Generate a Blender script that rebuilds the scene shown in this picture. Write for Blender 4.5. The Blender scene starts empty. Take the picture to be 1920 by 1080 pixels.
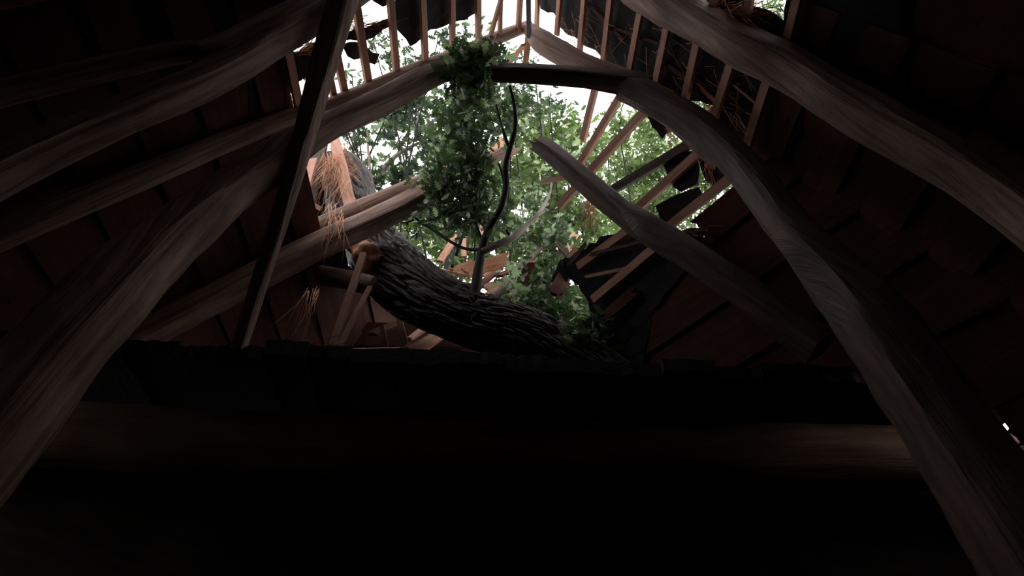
import bpy, math, random
import numpy as np
from mathutils import Vector, noise

random.seed(7)
rng = np.random.default_rng(11)
scene = bpy.context.scene
col = scene.collection

# ------------------------------------------------------------------ camera
EYE = 1.6
FPX = 1080.0
PITCH, YAW, ROLL = math.radians(46.9), math.radians(2.2), math.radians(0.4)
CF = Vector((math.sin(YAW) * math.cos(PITCH), math.cos(YAW) * math.cos(PITCH), math.sin(PITCH)))
_r = Vector((math.cos(YAW), -math.sin(YAW), 0))
_u = _r.cross(CF)
CR = math.cos(ROLL) * _r + math.sin(ROLL) * _u
CU = -math.sin(ROLL) * _r + math.cos(ROLL) * _u
CAM = Vector((0, 0, EYE))
cam_data = bpy.data.cameras.new('camera')
cam_data.sensor_width = 36
cam_data.lens = 36 * FPX / 1920
cam_data.clip_start = 0.05
cam_data.clip_end = 300
cam = bpy.data.objects.new('camera', cam_data)
col.objects.link(cam)
from mathutils import Matrix
m = Matrix((CR, CU, -CF)).transposed().to_4x4()
m.translation = CAM
cam.matrix_world = m
scene.camera = cam

# ------------------------------------------------------------------ sky, sun, exposure
world = bpy.data.worlds.new('overcast_sky')
scene.world = world
world.use_nodes = True
nt = world.node_tree
nt.nodes.clear()
wo = nt.nodes.new('ShaderNodeOutputWorld')
bg = nt.nodes.new('ShaderNodeBackground')
tc = nt.nodes.new('ShaderNodeTexCoord')
nz = nt.nodes.new('ShaderNodeTexNoise')
nz.inputs['Scale'].default_value = 1.6
nz.inputs['Detail'].default_value = 4
rp = nt.nodes.new('ShaderNodeValToRGB')
rp.color_ramp.elements[0].color = (0.95, 0.935, 0.97, 1)
rp.color_ramp.elements[1].color = (1.0, 0.975, 0.97, 1)
nt.links.new(tc.outputs['Generated'], nz.inputs['Vector'])
nt.links.new(nz.outputs['Fac'], rp.inputs['Fac'])
nt.links.new(rp.outputs['Color'], bg.inputs['Color'])
bg.inputs['Strength'].default_value = 2.6
nt.links.new(bg.outputs['Background'], wo.inputs['Surface'])

sun_data = bpy.data.lights.new('veiled_sun', 'SUN')
sun_data.energy = 1.2
sun_data.angle = math.radians(25)
sun_data.color = (1.0, 0.96, 0.92)
sun = bpy.data.objects.new('veiled_sun', sun_data)
col.objects.link(sun)
sun.location = (-6, 8, 16)
sun.rotation_euler = Vector((0.35, -0.35, -1)).to_track_quat('-Z', 'Y').to_euler()

scene.view_settings.view_transform = 'Standard'
scene.view_settings.look = 'None'
scene.view_settings.gamma = 1
scene.view_settings.use_curve_mapping = False
scene.view_settings.exposure = 0.0
scene.cycles.max_bounces = 6
scene.cycles.diffuse_bounces = 4
scene.cycles.transmission_bounces = 4
scene.cycles.use_denoising = True

# ------------------------------------------------------------------ measuring helpers
YZ, YA, YB = 1.58, 2.32, 3.70          # the three trusses, distance from the viewer
LOFT = 2.60 + EYE                      # top of the loft floor
LOFT_Y = 3.02                          # its front edge

def ray(x, y):
    return CF + CR * ((x - 960) / FPX) + CU * ((540 - y) / FPX)

class Plane:
    def __init__(s, p, n):
        s.n = Vector(n).normalized(); s.p = Vector(p)
    def off(s, o):
        return Plane(s.p + s.n * o, s.n)
    def hit(s, x, y):
        d = ray(x, y)
        return CAM + d * ((s.p - CAM).dot(s.n) / d.dot(s.n))
    def drop(s, P):
        P = Vector(P)
        return P - s.n * (P - s.p).dot(s.n)

def AtY(Y): return Plane((0, Y, 0), (0, 1, 0))
def AtZ(Z): return Plane((0, 0, Z), (0, 0, 1))
LEFT = Plane((0, 0, 6.70 + EYE), (-1.16, 0, 1))      # left roof slope (normal points out)
RIGHT = Plane((0, 0, 7.74 + EYE), (1.7, 0, 1))       # right roof slope
UD = Vector((-math.sin(math.radians(36)), math.cos(math.radians(36)), 0))
_slope = Vector((1, 0, -1.7))
_fn = UD.cross(_slope).normalized()
if _fn.z < 0: _fn = -_fn
FACET = Plane((1.0, YA, 7.74 - 1.7 + EYE), _fn)      # turned end of the right slope
HIP = Plane((0, 3.9, 6.9 + EYE), (0, 1.3, 1))        # broken far end of the roof

def depth(P): return (Vector(P) - CAM).dot(CF)

# ------------------------------------------------------------------ materials
def nodes_of(name):
    mt = bpy.data.materials.new(name); mt.use_nodes = True
    t = mt.node_tree; t.nodes.clear()
    out = t.nodes.new('ShaderNodeOutputMaterial')
    return mt, t, out

def grain_mat(name, c1, c2, rough=0.8, su=2.0, sv=26.0, bump=0.5, spec=0.3, dist=0.01, patch=None):
    mt, t, out = nodes_of(name)
    b = t.nodes.new('ShaderNodeBsdfPrincipled')
    b.inputs['Roughness'].default_value = rough
    b.inputs['Specular IOR Level'].default_value = spec
    uv = t.nodes.new('ShaderNodeUVMap')
    mp = t.nodes.new('ShaderNodeMapping'); mp.inputs['Scale'].default_value = (su, sv, 1)
    n = t.nodes.new('ShaderNodeTexNoise'); n.inputs['Scale'].default_value = 1.0
    n.inputs['Detail'].default_value = 6; n.inputs['Roughness'].default_value = 0.65
    cr = t.nodes.new('ShaderNodeValToRGB')
    cr.color_ramp.elements[0].position = 0.34; cr.color_ramp.elements[0].color = (*c1, 1)
    cr.color_ramp.elements[1].position = 0.68; cr.color_ramp.elements[1].color = (*c2, 1)
    geo = t.nodes.new('ShaderNodeNewGeometry')
    n2 = t.nodes.new('ShaderNodeTexNoise'); n2.inputs['Scale'].default_value = 2.3
    n2.inputs['Detail'].default_value = 3
    mx = t.nodes.new('ShaderNodeMix'); mx.data_type = 'RGBA'; mx.blend_type = 'MULTIPLY'
    mr = t.nodes.new('ShaderNodeMapRange')
    mr.inputs[1].default_value = 0.35; mr.inputs[2].default_value = 0.7
    mr.inputs[3].default_value = 0.0; mr.inputs[4].default_value = 0.7
    oi = t.nodes.new('ShaderNodeObjectInfo')
    ad = t.nodes.new('ShaderNodeVectorMath'); ad.operation = 'ADD'
    bp = t.nodes.new('ShaderNodeBump'); bp.inputs['Strength'].default_value = bump
    bp.inputs['Distance'].default_value = dist
    L = t.links.new
    L(uv.outputs['UV'], mp.inputs['Vector'])
    L(mp.outputs['Vector'], ad.inputs[0]); L(oi.outputs['Random'], ad.inputs[1])
    L(ad.outputs[0], n.inputs['Vector']); L(n.outputs['Fac'], cr.inputs['Fac'])
    L(geo.outputs['Position'], n2.inputs['Vector']); L(n2.outputs['Fac'], mr.inputs[0])
    L(mr.outputs[0], mx.inputs[0]); L(cr.outputs['Color'], mx.inputs[6])
    mx.inputs[7].default_value = (*(patch or (0.5, 0.45, 0.42)), 1)
    L(mx.outputs[2], b.inputs['Base Color'])
    L(n.outputs['Fac'], bp.inputs['Height']); L(bp.outputs['Normal'], b.inputs['Normal'])
    L(b.outputs['BSDF'], out.inputs['Surface'])
    return mt

def leaf_mat(name, ca, cb, pale, trans, tmix=0.45):
    mt, t, out = nodes_of(name)
    L = t.links.new
    at = t.nodes.new('ShaderNodeAttribute'); at.attribute_name = 'leaf_tone'
    cr = t.nodes.new('ShaderNodeValToRGB')
    cr.color_ramp.elements[0].color = (*ca, 1)
    cr.color_ramp.elements[1].position = 0.85; cr.color_ramp.elements[1].color = (*cb, 1)
    e = cr.color_ramp.elements.new(0.93); e.color = (*pale, 1)
    b = t.nodes.new('ShaderNodeBsdfPrincipled'); b.inputs['Roughness'].default_value = 0.38
    b.inputs['Specular IOR Level'].default_value = 0.5
    tr = t.nodes.new('ShaderNodeBsdfTranslucent')
    mul = t.nodes.new('ShaderNodeMix'); mul.data_type = 'RGBA'; mul.blend_type = 'MULTIPLY'
    mul.inputs[0].default_value = 1.0; mul.inputs[7].default_value = (*trans, 1)
    ms = t.nodes.new('ShaderNodeMixShader'); ms.inputs[0].default_value = tmix
    L(at.outputs['Fac'], cr.inputs['Fac']); L(cr.outputs['Color'], b.inputs['Base Color'])
    L(cr.outputs['Color'], mul.inputs[6]); L(mul.outputs[2], tr.inputs['Color'])
    L(b.outputs[0], ms.inputs[1]); L(tr.outputs[0], ms.inputs[2])
    L(ms.outputs[0], out.inputs['Surface'])
    return mt

M = {}
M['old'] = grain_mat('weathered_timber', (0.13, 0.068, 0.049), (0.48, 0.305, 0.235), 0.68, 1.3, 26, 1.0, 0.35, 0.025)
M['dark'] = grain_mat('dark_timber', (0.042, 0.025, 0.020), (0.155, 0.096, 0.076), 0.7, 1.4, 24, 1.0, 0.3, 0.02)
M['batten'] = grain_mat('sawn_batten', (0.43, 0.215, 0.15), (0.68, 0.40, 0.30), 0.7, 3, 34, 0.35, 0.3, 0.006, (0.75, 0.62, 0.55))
M['brown'] = grain_mat('brown_batten', (0.12, 0.046, 0.030), (0.22, 0.098, 0.062), 0.85, 3, 34, 0.35, 0.2, 0.006, (0.75, 0.62, 0.55))  # darker brown version of the sawn batten colour
M['fresh'] = grain_mat('splintered_timber', (0.40, 0.175, 0.10), (0.70, 0.41, 0.28), 0.75, 4, 30, 0.8, 0.2, 0.012, (0.8, 0.65, 0.55))
M['red'] = grain_mat('red_brown_board', (0.070, 0.027, 0.021), (0.130, 0.054, 0.042), 0.9, 1.5, 12, 0.5, 0.2, 0.008, (0.55, 0.5, 0.5))
M['felt'] = grain_mat('roofing_felt', (0.008, 0.008, 0.010), (0.024, 0.022, 0.025), 0.8, 7, 12, 0.6, 0.2, 0.01, (1.7, 1.25, 1.0))
M['straw'] = grain_mat('thatch_straw', (0.40, 0.19, 0.10), (0.66, 0.40, 0.25), 0.7, 4, 40, 0.2, 0.3, 0.003, (0.85, 0.6, 0.45))
M['bark'] = grain_mat('oak_bark', (0.006, 0.005, 0.0045), (0.080, 0.061, 0.055), 0.55, 9, 40, 0.9, 0.45, 0.015, (0.6, 0.6, 0.58))
M['twig'] = grain_mat('dark_twig_bark', (0.012, 0.010, 0.009), (0.040, 0.032, 0.028), 0.7, 6, 30, 0.5, 0.3, 0.006)
M['limb'] = grain_mat('grey_limb_bark', (0.15, 0.115, 0.10), (0.33, 0.27, 0.24), 0.75, 5, 24, 0.6, 0.3, 0.008)
M['moss'] = grain_mat('moss', (0.03, 0.05, 0.018), (0.09, 0.13, 0.05), 0.95, 40, 40, 0.9, 0.1, 0.02)
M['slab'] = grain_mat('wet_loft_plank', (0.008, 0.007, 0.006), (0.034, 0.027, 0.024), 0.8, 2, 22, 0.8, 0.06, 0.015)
M['earth'] = grain_mat('earth_floor', (0.008, 0.006, 0.005), (0.016, 0.012, 0.010), 0.95, 6, 6, 0.6, 0.1, 0.02)
M['wall'] = grain_mat('dark_wall_board', (0.012, 0.009, 0.008), (0.03, 0.022, 0.018), 0.95, 1.5, 14, 0.5, 0.02, 0.01)  # near-black base colour shared by all four walls
M['grass'] = grain_mat('field_grass', (0.03, 0.055, 0.015), (0.08, 0.13, 0.035), 0.95, 3, 3, 0.5, 0.1, 0.02)
M['log'] = grain_mat('red_brown_log', (0.14, 0.07, 0.048), (0.27, 0.16, 0.11), 0.9, 1.2, 12, 0.8, 0.2, 0.02)
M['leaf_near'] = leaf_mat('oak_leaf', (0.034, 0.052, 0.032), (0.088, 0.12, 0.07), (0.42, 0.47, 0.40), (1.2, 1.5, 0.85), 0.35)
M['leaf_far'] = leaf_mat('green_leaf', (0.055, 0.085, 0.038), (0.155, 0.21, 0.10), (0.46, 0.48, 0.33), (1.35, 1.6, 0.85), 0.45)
M['leaf_left'] = leaf_mat('blue_green_leaf', (0.026, 0.042, 0.032), (0.075, 0.108, 0.068), (0.24, 0.30, 0.20), (1.2, 1.45, 0.9), 0.4)

# ------------------------------------------------------------------ object helpers
def tag(o, label, cat, group=None, kind=None):
    o['label'] = label; o['category'] = cat
    if group: o['group'] = group
    o['kind'] = kind or 'thing'
    return o

def mesh_obj(name, V, F, UV, mat, parent=None, smooth=True, origin=None):
    V = np.asarray([tuple(v) for v in V], float)
    o0 = np.asarray(tuple(origin)) if origin is not None else (V[0] if parent is None else np.asarray(tuple(parent.matrix_basis.translation)))
    me = bpy.data.meshes.new(name)
    me.from_pydata((V - o0).tolist(), [], F)
    ul = me.uv_layers.new(name='UVMap')
    if UV is not None:
        li = np.empty(len(me.loops), int); me.loops.foreach_get('vertex_index', li)
        if len(UV) == len(li): arr = np.asarray(UV, np.float32)      # one uv per corner
        else: arr = np.asarray(UV, np.float32)[li]
        ul.data.foreach_set('uv', arr.reshape(-1))
    me.materials.append(mat)
    if smooth: me.shade_smooth()
    me.validate()
    o = bpy.data.objects.new(name, me); col.objects.link(o)
    if parent is not None: o.parent = parent; o.location = (0, 0, 0)
    else: o.location = tuple(o0)
    return o

def empty(name, loc):
    o = bpy.data.objects.new(name, None); col.objects.link(o); o.location = tuple(loc)
    o.empty_display_size = 0.2
    bpy.context.view_layer.update()
    return o

def resample(pts, rad, step):
    """Catmull-Rom through the points; radii interpolated too."""
    pts = [Vector(p) for p in pts]
    if len(pts) == 2:
        pts = [pts[0], pts[0].lerp(pts[1], .5), pts[1]]
        rad = [rad[0], (rad[0] + rad[1]) / 2, rad[1]]
    P, R_ = [], []
    for i in range(len(pts) - 1):
        a = pts[max(i - 1, 0)]; b = pts[i]; c = pts[i + 1]; d = pts[min(i + 2, len(pts) - 1)]
        n = max(1, int((c - b).length / step))
        for k in range(n):
            t = k / n
            q = 0.5 * ((2 * b) + (c - a) * t + (2 * a - 5 * b + 4 * c - d) * t * t + (3 * b - a - 3 * c + d) * t ** 3)
            P.append(q); R_.append(rad[i] * (1 - t) + rad[i + 1] * t)
    P.append(pts[-1]); R_.append(rad[-1])
    return P, R_

def sweep(pts, rad, n=12, step=0.08, sq=1.0, asp=1.0, ref=(0, 1, 0), jit=0.0, jfreq=3.0, ragged=(0, 0), seed=0, disp=None):
    """A closed tube along a path. sq<1 squares the section; ragged = jagged broken ends."""
    P, R_ = resample(pts, rad, step)
    V, UV, F = [], [], []
    ref = Vector(ref); rr = random.Random(seed)
    ln = 0; m_ = len(P)
    spikes0 = [rr.random() for _ in range(n)]; spikes1 = [rr.random() for _ in range(n)]
    for i in range(m_):
        t = (P[min(i + 1, m_ - 1)] - P[max(i - 1, 0)]).normalized()
        a = (ref - t * ref.dot(t))
        if a.length < 1e-4: a = Vector((1, 0, 0)) - t * t.x
        a.normalize(); b = t.cross(a)
        if i: ln += (P[i] - P[i - 1]).length
        for k in range(n):
            th = 2 * math.pi * k / n + math.pi / n
            c, s = math.cos(th), math.sin(th)
            e = sq
            x = math.copysign(abs(c) ** e, c); y = math.copysign(abs(s) ** e, s)
            r = R_[i]
            if jit:
                q = Vector((c * 1.2 + seed * 7.3, s * 1.2, ln * jfreq))
                r *= 1 + jit * noise.noise(q) + jit * 0.5 * noise.noise(q * 2.7)
            if jit and sq < .9:
                r *= .90 * (1 - .10 * max(0, noise.noise(Vector((ln * .7, th * 2.6, seed * 1.7 + 3))) - .12) / .5)
                r *= 1 + .035 * noise.noise(Vector((ln * 1.1 + seed, th * 5.5, 8.1)))
            if disp: r += disp(ln, th, R_[i])
            p = P[i] + a * (x * r) + b * (y * r * asp)
            if i == 0 and ragged[0]: p = p - t * (spikes0[k] ** 2) * ragged[0] * (1.6 if k % 7 == 2 else 1)
            if i == m_ - 1 and ragged[1]: p = p + t * spikes1[k] * ragged[1]
            V.append(p); UV.append((ln, k / n * 2 * math.pi * R_[i]))
    for i in range(m_ - 1):
        for k in range(n):
            k2 = (k + 1) % n
            F.append((i * n + k, i * n + k2, (i + 1) * n + k2, (i + 1) * n + k))
    for base, i, flip in ((0, 0, True), ((m_ - 1) * n, m_ - 1, False)):
        c = len(V); V.append(P[i]); UV.append((ln if i else 0, 0.01))
        for k in range(n):
            k2 = (k + 1) % n
            F.append((base + k2, base + k, c) if flip else (base + k, base + k2, c))
    return V, F, UV

def spec(plane, pts, k=0.5):
    """Pixels with a pixel width -> points on a plane in the barn and radii in metres."""
    out, rad = [], []
    for (x, y, w) in pts:
        p = plane.hit(x, y); out.append(p); rad.append(k * w * depth(p) / FPX)
    return out, rad

def beam(name, label, cat, pts3, rad, mat, group=None, parent=None, **kw):
    V, F, UV = sweep(pts3, rad, **kw)
    o = mesh_obj(name, V, F, UV, mat, parent)
    if kw.get('sq', 1) < 0.6:
        o.data.set_sharp_from_angle(angle=math.radians(40))
    if parent is None: tag(o, label, cat, group)
    return o

def box_along(a, b, w, h, nrm, jag=(0, 0), seed=0, bend=0.0, cuts=6):
    """A sawn batten/board from a to b, width w, thickness h (towards nrm), broken ends."""
    a, b = Vector(a), Vector(b); t = (b - a); Ln = t.length; t.normalize()
    nrm = Vector(nrm); nrm = (nrm - t * nrm.dot(t)).normalized(); s = t.cross(nrm)
    rr = random.Random(seed)
    nw = 7 if max(jag) > 0 else 3
    V, UV, F = [], [], []
    e0 = [rr.random() * jag[0] for _ in range(nw)]; e1 = [rr.random() * jag[1] for _ in range(nw)]
    for i in range(cuts + 1):
        f = i / cuts
        wob = s * (noise.noise(Vector((f * 3, seed * 3.1, 0))) * w * 0.06) + nrm * (bend * math.sin(f * math.pi))
        for k in range(nw):
            g = k / (nw - 1) - 0.5
            d = f * Ln
            if i == 0: d += e0[k]
            if i == cuts: d -= e1[k]
            p = a + t * d + s * (g * w) + wob
            V.append(p + nrm * h / 2); UV.append((d, g * w))
            V.append(p - nrm * h / 2); UV.append((d, g * w + 0.3))
    row = nw * 2
    for i in range(cuts):
        for k in range(nw - 1):
            q = i * row + k * 2
            F.append((q, q + 2, q + row + 2, q + row)); F.append((q + 1, q + row + 1, q + row + 3, q + 3))
        q = i * row
        F.append((q, q + row, q + row + 1, q + 1))
        q = i * row + (nw - 1) * 2
        F.append((q, q + 1, q + row + 1, q + row))
    for k in range(nw - 1):
        q = k * 2; F.append((q, q + 1, q + 3, q + 2))
        q = cuts * row + k * 2; F.append((q, q + 2, q + 3, q + 1))
    return V, F, UV

def stick(name, label, cat, a, b, w, h, nrm, mat, group=None, **kw):
    V, F, UV = box_along(a, b, w, h, nrm, **kw)
    o = mesh_obj(name, V, F, UV, mat, smooth=False)
    return tag(o, label, cat, group)

def px_stick(name, label, cat, plane0, p0, plane1, p1, wpx, mat, nrm, group=None, hk=0.55, **kw):
    a = plane0.hit(*p0); b = plane1.hit(*p1)
    w = wpx * (depth(a) + depth(b)) / 2 / FPX
    return stick(name, label, cat, a, b, w, w * hk, nrm, mat, group, **kw)

def sheet(name, label, cat, poly3, nrm, th, mat, group=None, rough=0.02, seed=0, curl=0.03):
    """A torn sheet with real thickness: ragged outline, slightly buckled."""
    nrm = Vector(nrm).normalized(); rr = random.Random(seed)
    pts = []
    n = len(poly3)
    for i in range(n):
        a = Vector(poly3[i]); b = Vector(poly3[(i + 1) % n]); k = max(1, int((b - a).length / 0.07))
        for j in range(k):
            p = a.lerp(b, j / k)
            if j: p = p + (b - a).normalized().cross(nrm) * rr.uniform(-rough, rough)
            pts.append(p)
    c = sum(pts, Vector()) / len(pts)
    V, F, UV = [], [], []
    e1 = (Vector((0, 1, 0)) - nrm * nrm.y).normalized(); e2 = nrm.cross(e1)
    for side in (0.5, -0.5):
        for p in pts:
            q = p + nrm * (side * th + curl * noise.noise(p * 2.5 + Vector((seed, 0, 0))))
            V.append(q); UV.append((q.dot(e1), q.dot(e2)))
    N = len(pts)
    F.append(tuple(range(N))); F.append(tuple(range(2 * N - 1, N - 1, -1)))
    for i in range(N):
        j = (i + 1) % N
        F.append((i, i + N, j + N, j))
    o = mesh_obj(name, V, F, UV, mat, smooth=False)
    return tag(o, label, cat, group)

def straw_bundle(name, label, p0s, dirs, lens, rad, mat, group=None, droop=0.25, kind='stuff'):
    """Many single stalks in one uncountable clump."""
    V, F, UV = [], [], []
    for p, d, ln in zip(p0s, dirs, lens):
        p = Vector(p); d = Vector(d).normalized()
        a = d.orthogonal().normalized(); b = d.cross(a)
        base = len(V); k = 4
        bend = Vector((random.uniform(-1, 1), random.uniform(-1, 1), -1)) * droop * ln * random.random()
        r = rad * random.uniform(0.6, 1.3)
        for i in range(k):
            f = i / (k - 1)
            q = p + d * (ln * f) + bend * f * f
            for c in range(3):
                th = c * 2.094
                V.append(q + (a * math.cos(th) + b * math.sin(th)) * r * (1 - 0.5 * f)); UV.append((f * ln, c * 0.01 + base * 0.013))
        for i in range(k - 1):
            for c in range(3):
                c2 = (c + 1) % 3
                F.append((base + i * 3 + c, base + i * 3 + c2, base + i * 3 + 3 + c2, base + i * 3 + 3 + c))
        F.append((base, base + 2, base + 1)); F.append((base + 3 * k - 3, base + 3 * k - 2, base + 3 * k - 1))
    o = mesh_obj(name, V, F, UV, mat)
    return tag(o, label, 'straw', group, kind)

# ------------------------------------------------------------------ leaves
def leaf_profile(st):
    if st == 11:
        w = [0.015, .05, .19, .07, .29, .09, .31, .09, .22, .08, 0.01]
    else:
        w = [0.02, .20, .09, .27, .10, 0.02]
    n = len(w)
    pts = []
    for i in range(n):
        t = i / (n - 1); lift = -0.10 * math.sin(t * 3.0) ; 
        pts += [(-w[i], t - (0.02 if w[i] > .2 else 0), lift + w[i] * 0.22), (0, t, lift), (w[i], t - (0.02 if w[i] > .2 else 0), lift + w[i] * 0.22)]
    F = []
    for i in range(n - 1):
        q = i * 3
        F += [(q, q + 1, q + 4, q + 3), (q + 1, q + 2, q + 5, q + 4)]
    return np.array(pts), np.array(F)

def leaves(name, C, size, mat, parent, st=11, droop=0.55, tone=None):
    """All the leaves of one spray as one mesh. C: (n,3) positions."""
    C = np.asarray(C); n = len(C)
    prof, F = leaf_profile(st)
    d = rng.normal(size=(n, 3)); d[:, 2] = d[:, 2] * 0.5 - droop
    d /= np.linalg.norm(d, axis=1, keepdims=True)
    up = rng.normal(size=(n, 3)) * 0.55 + np.array([0, 0, 1.0])
    s = np.cross(d, up); s /= np.linalg.norm(s, axis=1, keepdims=True) + 1e-9
    nn = np.cross(s, d)
    sz = size * rng.uniform(0.65, 1.25, size=(n, 1, 1))
    V = C[:, None, :] + sz * (prof[None, :, 0:1] * s[:, None, :] + prof[None, :, 1:2] * d[:, None, :] + prof[None, :, 2:3] * nn[:, None, :])
    k = len(prof)
    FF = (F[None] + (np.arange(n) * k)[:, None, None]).reshape(-1, 4)
    base = np.asarray(tuple(parent.location)) if parent is not None else np.zeros(3)
    V = V.reshape(-1, 3) - base
    me = bpy.data.meshes.new(name)
    me.vertices.add(len(V)); me.vertices.foreach_set('co', V.astype(np.float32).reshape(-1))
    nf = len(FF)
    me.loops.add(nf * 4); me.loops.foreach_set('vertex_index', FF.astype(np.int32).reshape(-1))
    me.polygons.add(nf)
    me.polygons.foreach_set('loop_start', (np.arange(nf) * 4).astype(np.int32))
    me.update(calc_edges=True)
    a = me.attributes.new('leaf_tone', 'FLOAT', 'POINT')
    tn = rng.random(n) if tone is None else np.clip(tone + rng.normal(size=n) * 0.25, 0, 1)
    a.data.foreach_set('value', np.repeat(tn, k).astype(np.float32))
    me.materials.append(mat); me.shade_smooth(); me.validate()
    o = bpy.data.objects.new(name, me); col.objects.link(o)
    if parent is not None: o.parent = parent
    return o

def spray_points(cx, cy, Y, rx, ry, n, ydepth=0.35, clump=9):
    """Leaf positions of one spray: clumps round twig ends inside an ellipsoid."""
    c = np.array(AtY(Y).hit(cx, cy)); dp = depth(c) / FPX
    k = max(1, n // clump)
    q = rng.normal(size=(k, 3)); q /= np.linalg.norm(q, axis=1, keepdims=True)
    q *= rng.random((k, 1)) ** 0.45
    R_, U_ = np.array(CR), np.array(CU)
    F_ = np.array(CF)
    cen = c + q[:, 0:1] * rx * dp * R_ + q[:, 1:2] * ry * dp * U_ + q[:, 2:3] * ydepth * F_
    P = np.repeat(cen, clump, axis=0) + rng.normal(size=(k * clump, 3)) * 0.055 * (dp * FPX / 5.5)
    return P, Vector(c), cen

exec_parts = []

# ================================================================== SETTING
def slab_box(name, lo, hi, mat, kind='structure'):
    x0, y0, z0 = lo; x1, y1, z1 = hi
    V = [(x0, y0, z0), (x1, y0, z0), (x1, y1, z0), (x0, y1, z0), (x0, y0, z1), (x1, y0, z1), (x1, y1, z1), (x0, y1, z1)]
    F = [(0, 3, 2, 1), (4, 5, 6, 7), (0, 1, 5, 4), (1, 2, 6, 5), (2, 3, 7, 6), (3, 0, 4, 7)]
    UV = []
    for f in F:
        for i in f:
            v = V[i]; e = (abs(V[f[1]][0] - V[f[0]][0]) + abs(V[f[2]][0] - V[f[1]][0]) > 1e-6)
            UV.append((v[1] + v[0], v[2] + v[0] * .3))
    o = mesh_obj(name, V, F, UV, mat, smooth=False)
    if kind: o['kind'] = kind
    return o

XL, XR = -4.75, 3.75      # side walls
EZL, EZR = LEFT.drop((XL, 0, 0)).z, 0
zl = 6.70 + EYE + 1.16 * XL
zr = 7.74 + EYE - 1.7 * XR
slab_box('floor', (XL - .3, -4.2, -0.1), (XR + .3, 9.0, 0.0), M['earth'])
slab_box('ground', (-40, -25, -0.35), (40, 60, -0.12), M['grass'])
slab_box('wall_left', (XL - .18, -4.0, 0), (XL, 8.6, zl + .1), M['wall'])
slab_box('wall_right', (XR, -4.0, 0), (XR + .18, 8.6, zr + .9), M['wall'])
slab_box('wall_back', (XL, 4.05, 0), (XR, 4.2, LOFT - .16), M['wall'])
slab_box('wall_front', (XL, -4.18, 0), (XR, -4.0, 9.2), M['wall'])

def roof_slab(name, pl, pts, th=0.06):
    P = [pl.drop(p) for p in pts]
    V = [p + pl.n * 0.14 for p in P] + [p + pl.n * (0.14 + th) for p in P]
    n = len(P)
    F = [tuple(range(n)), tuple(range(2 * n - 1, n - 1, -1))] + [(i, i + n, (i + 1) % n + n, (i + 1) % n) for i in range(n)]
    UV = [(v.y, v.x * 1.6) for v in V]
    o = mesh_obj(name, V, F, UV, M['red'], smooth=False); o['kind'] = 'structure'
    return o

def onL(x, y): return Vector((x, y, 6.70 + EYE + 1.16 * x))
def onR(x, y): return Vector((x, y, 7.74 + EYE - 1.7 * x))
RIDGE_X = (7.74 - 6.70) / 2.86
roof_slab('ceiling', LEFT, [onL(XL - .4, -4.1), onL(RIDGE_X, -4.1), onL(RIDGE_X, 1.25), onL(XL - .4, 1.25)])
roof_slab('ceiling', RIGHT, [onR(XR + .4, -4.1), onR(XR + .4, 1.25), onR(RIDGE_X, 1.25), onR(RIDGE_X, -4.1)])

# ------------------------------------------------------------------ loft planks, log under them
xs = XL
widths = []
k = 0
places = []
while xs < XR - 0.05:
    w = min(random.uniform(.27, .43), XR - xs); places.append((xs, w)); xs += w
NP = len(places)
ords = ['first', 'second', 'third', 'fourth', 'fifth', 'sixth', 'seventh', 'eighth', 'ninth', 'tenth', 'eleventh', 'twelfth',
        'thirteenth', 'fourteenth', 'fifteenth', 'sixteenth', 'seventeenth', 'eighteenth', 'nineteenth', 'twentieth',
        'twenty-first', 'twenty-second', 'twenty-third', 'twenty-fourth', 'twenty-fifth', 'twenty-sixth', 'twenty-seventh', 'twenty-eighth', 'twenty-ninth', 'thirtieth']
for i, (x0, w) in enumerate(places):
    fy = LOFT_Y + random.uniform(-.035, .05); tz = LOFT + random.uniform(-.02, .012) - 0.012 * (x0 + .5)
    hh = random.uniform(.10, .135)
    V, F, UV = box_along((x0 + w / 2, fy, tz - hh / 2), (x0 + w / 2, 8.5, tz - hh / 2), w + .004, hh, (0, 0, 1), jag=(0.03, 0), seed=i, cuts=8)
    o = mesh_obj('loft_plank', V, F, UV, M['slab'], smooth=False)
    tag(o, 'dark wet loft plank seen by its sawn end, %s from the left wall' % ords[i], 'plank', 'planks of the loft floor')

pts = [(XL + .02, 3.62, 0), (-3, 3.64, .02), (-1.4, 3.62, -.02), (0, 3.64, .02), (1.3, 3.62, -.03), (2.6, 3.64, .02), (XR - .02, 3.62, 0)]
beam('log_beam', 'thick red-brown log lying across under the loft planks', 'beam',
     [Vector((x, y, z + LOFT - .15 - .235)) for x, y, z in pts], [.225, .235, .22, .235, .215, .23, .23], M['log'],
     n=28, step=.09, jit=.10, jfreq=1.2, ref=(0, 0, 1), seed=3)

# ------------------------------------------------------------------ roof trusses
PA, PB, PZ = AtY(YA), AtY(YB), AtY(YZ)
G_R = 'timbers of the broken roof trusses'
def truss(name, label, cat, plane, pts, mat='old', end=(), **kw):
    p, r = spec(plane, pts)
    for x, y, z, w in end: p.append(Vector((x, y, z + EYE))); r.append(w)
    d = dict(n=20, step=.07, sq=.5, jit=.10, jfreq=1.6, ref=(0, 1, 0))
    d.update(kw)
    return beam(name, label, cat, p, r, M[mat], group=G_R, **d)

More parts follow.
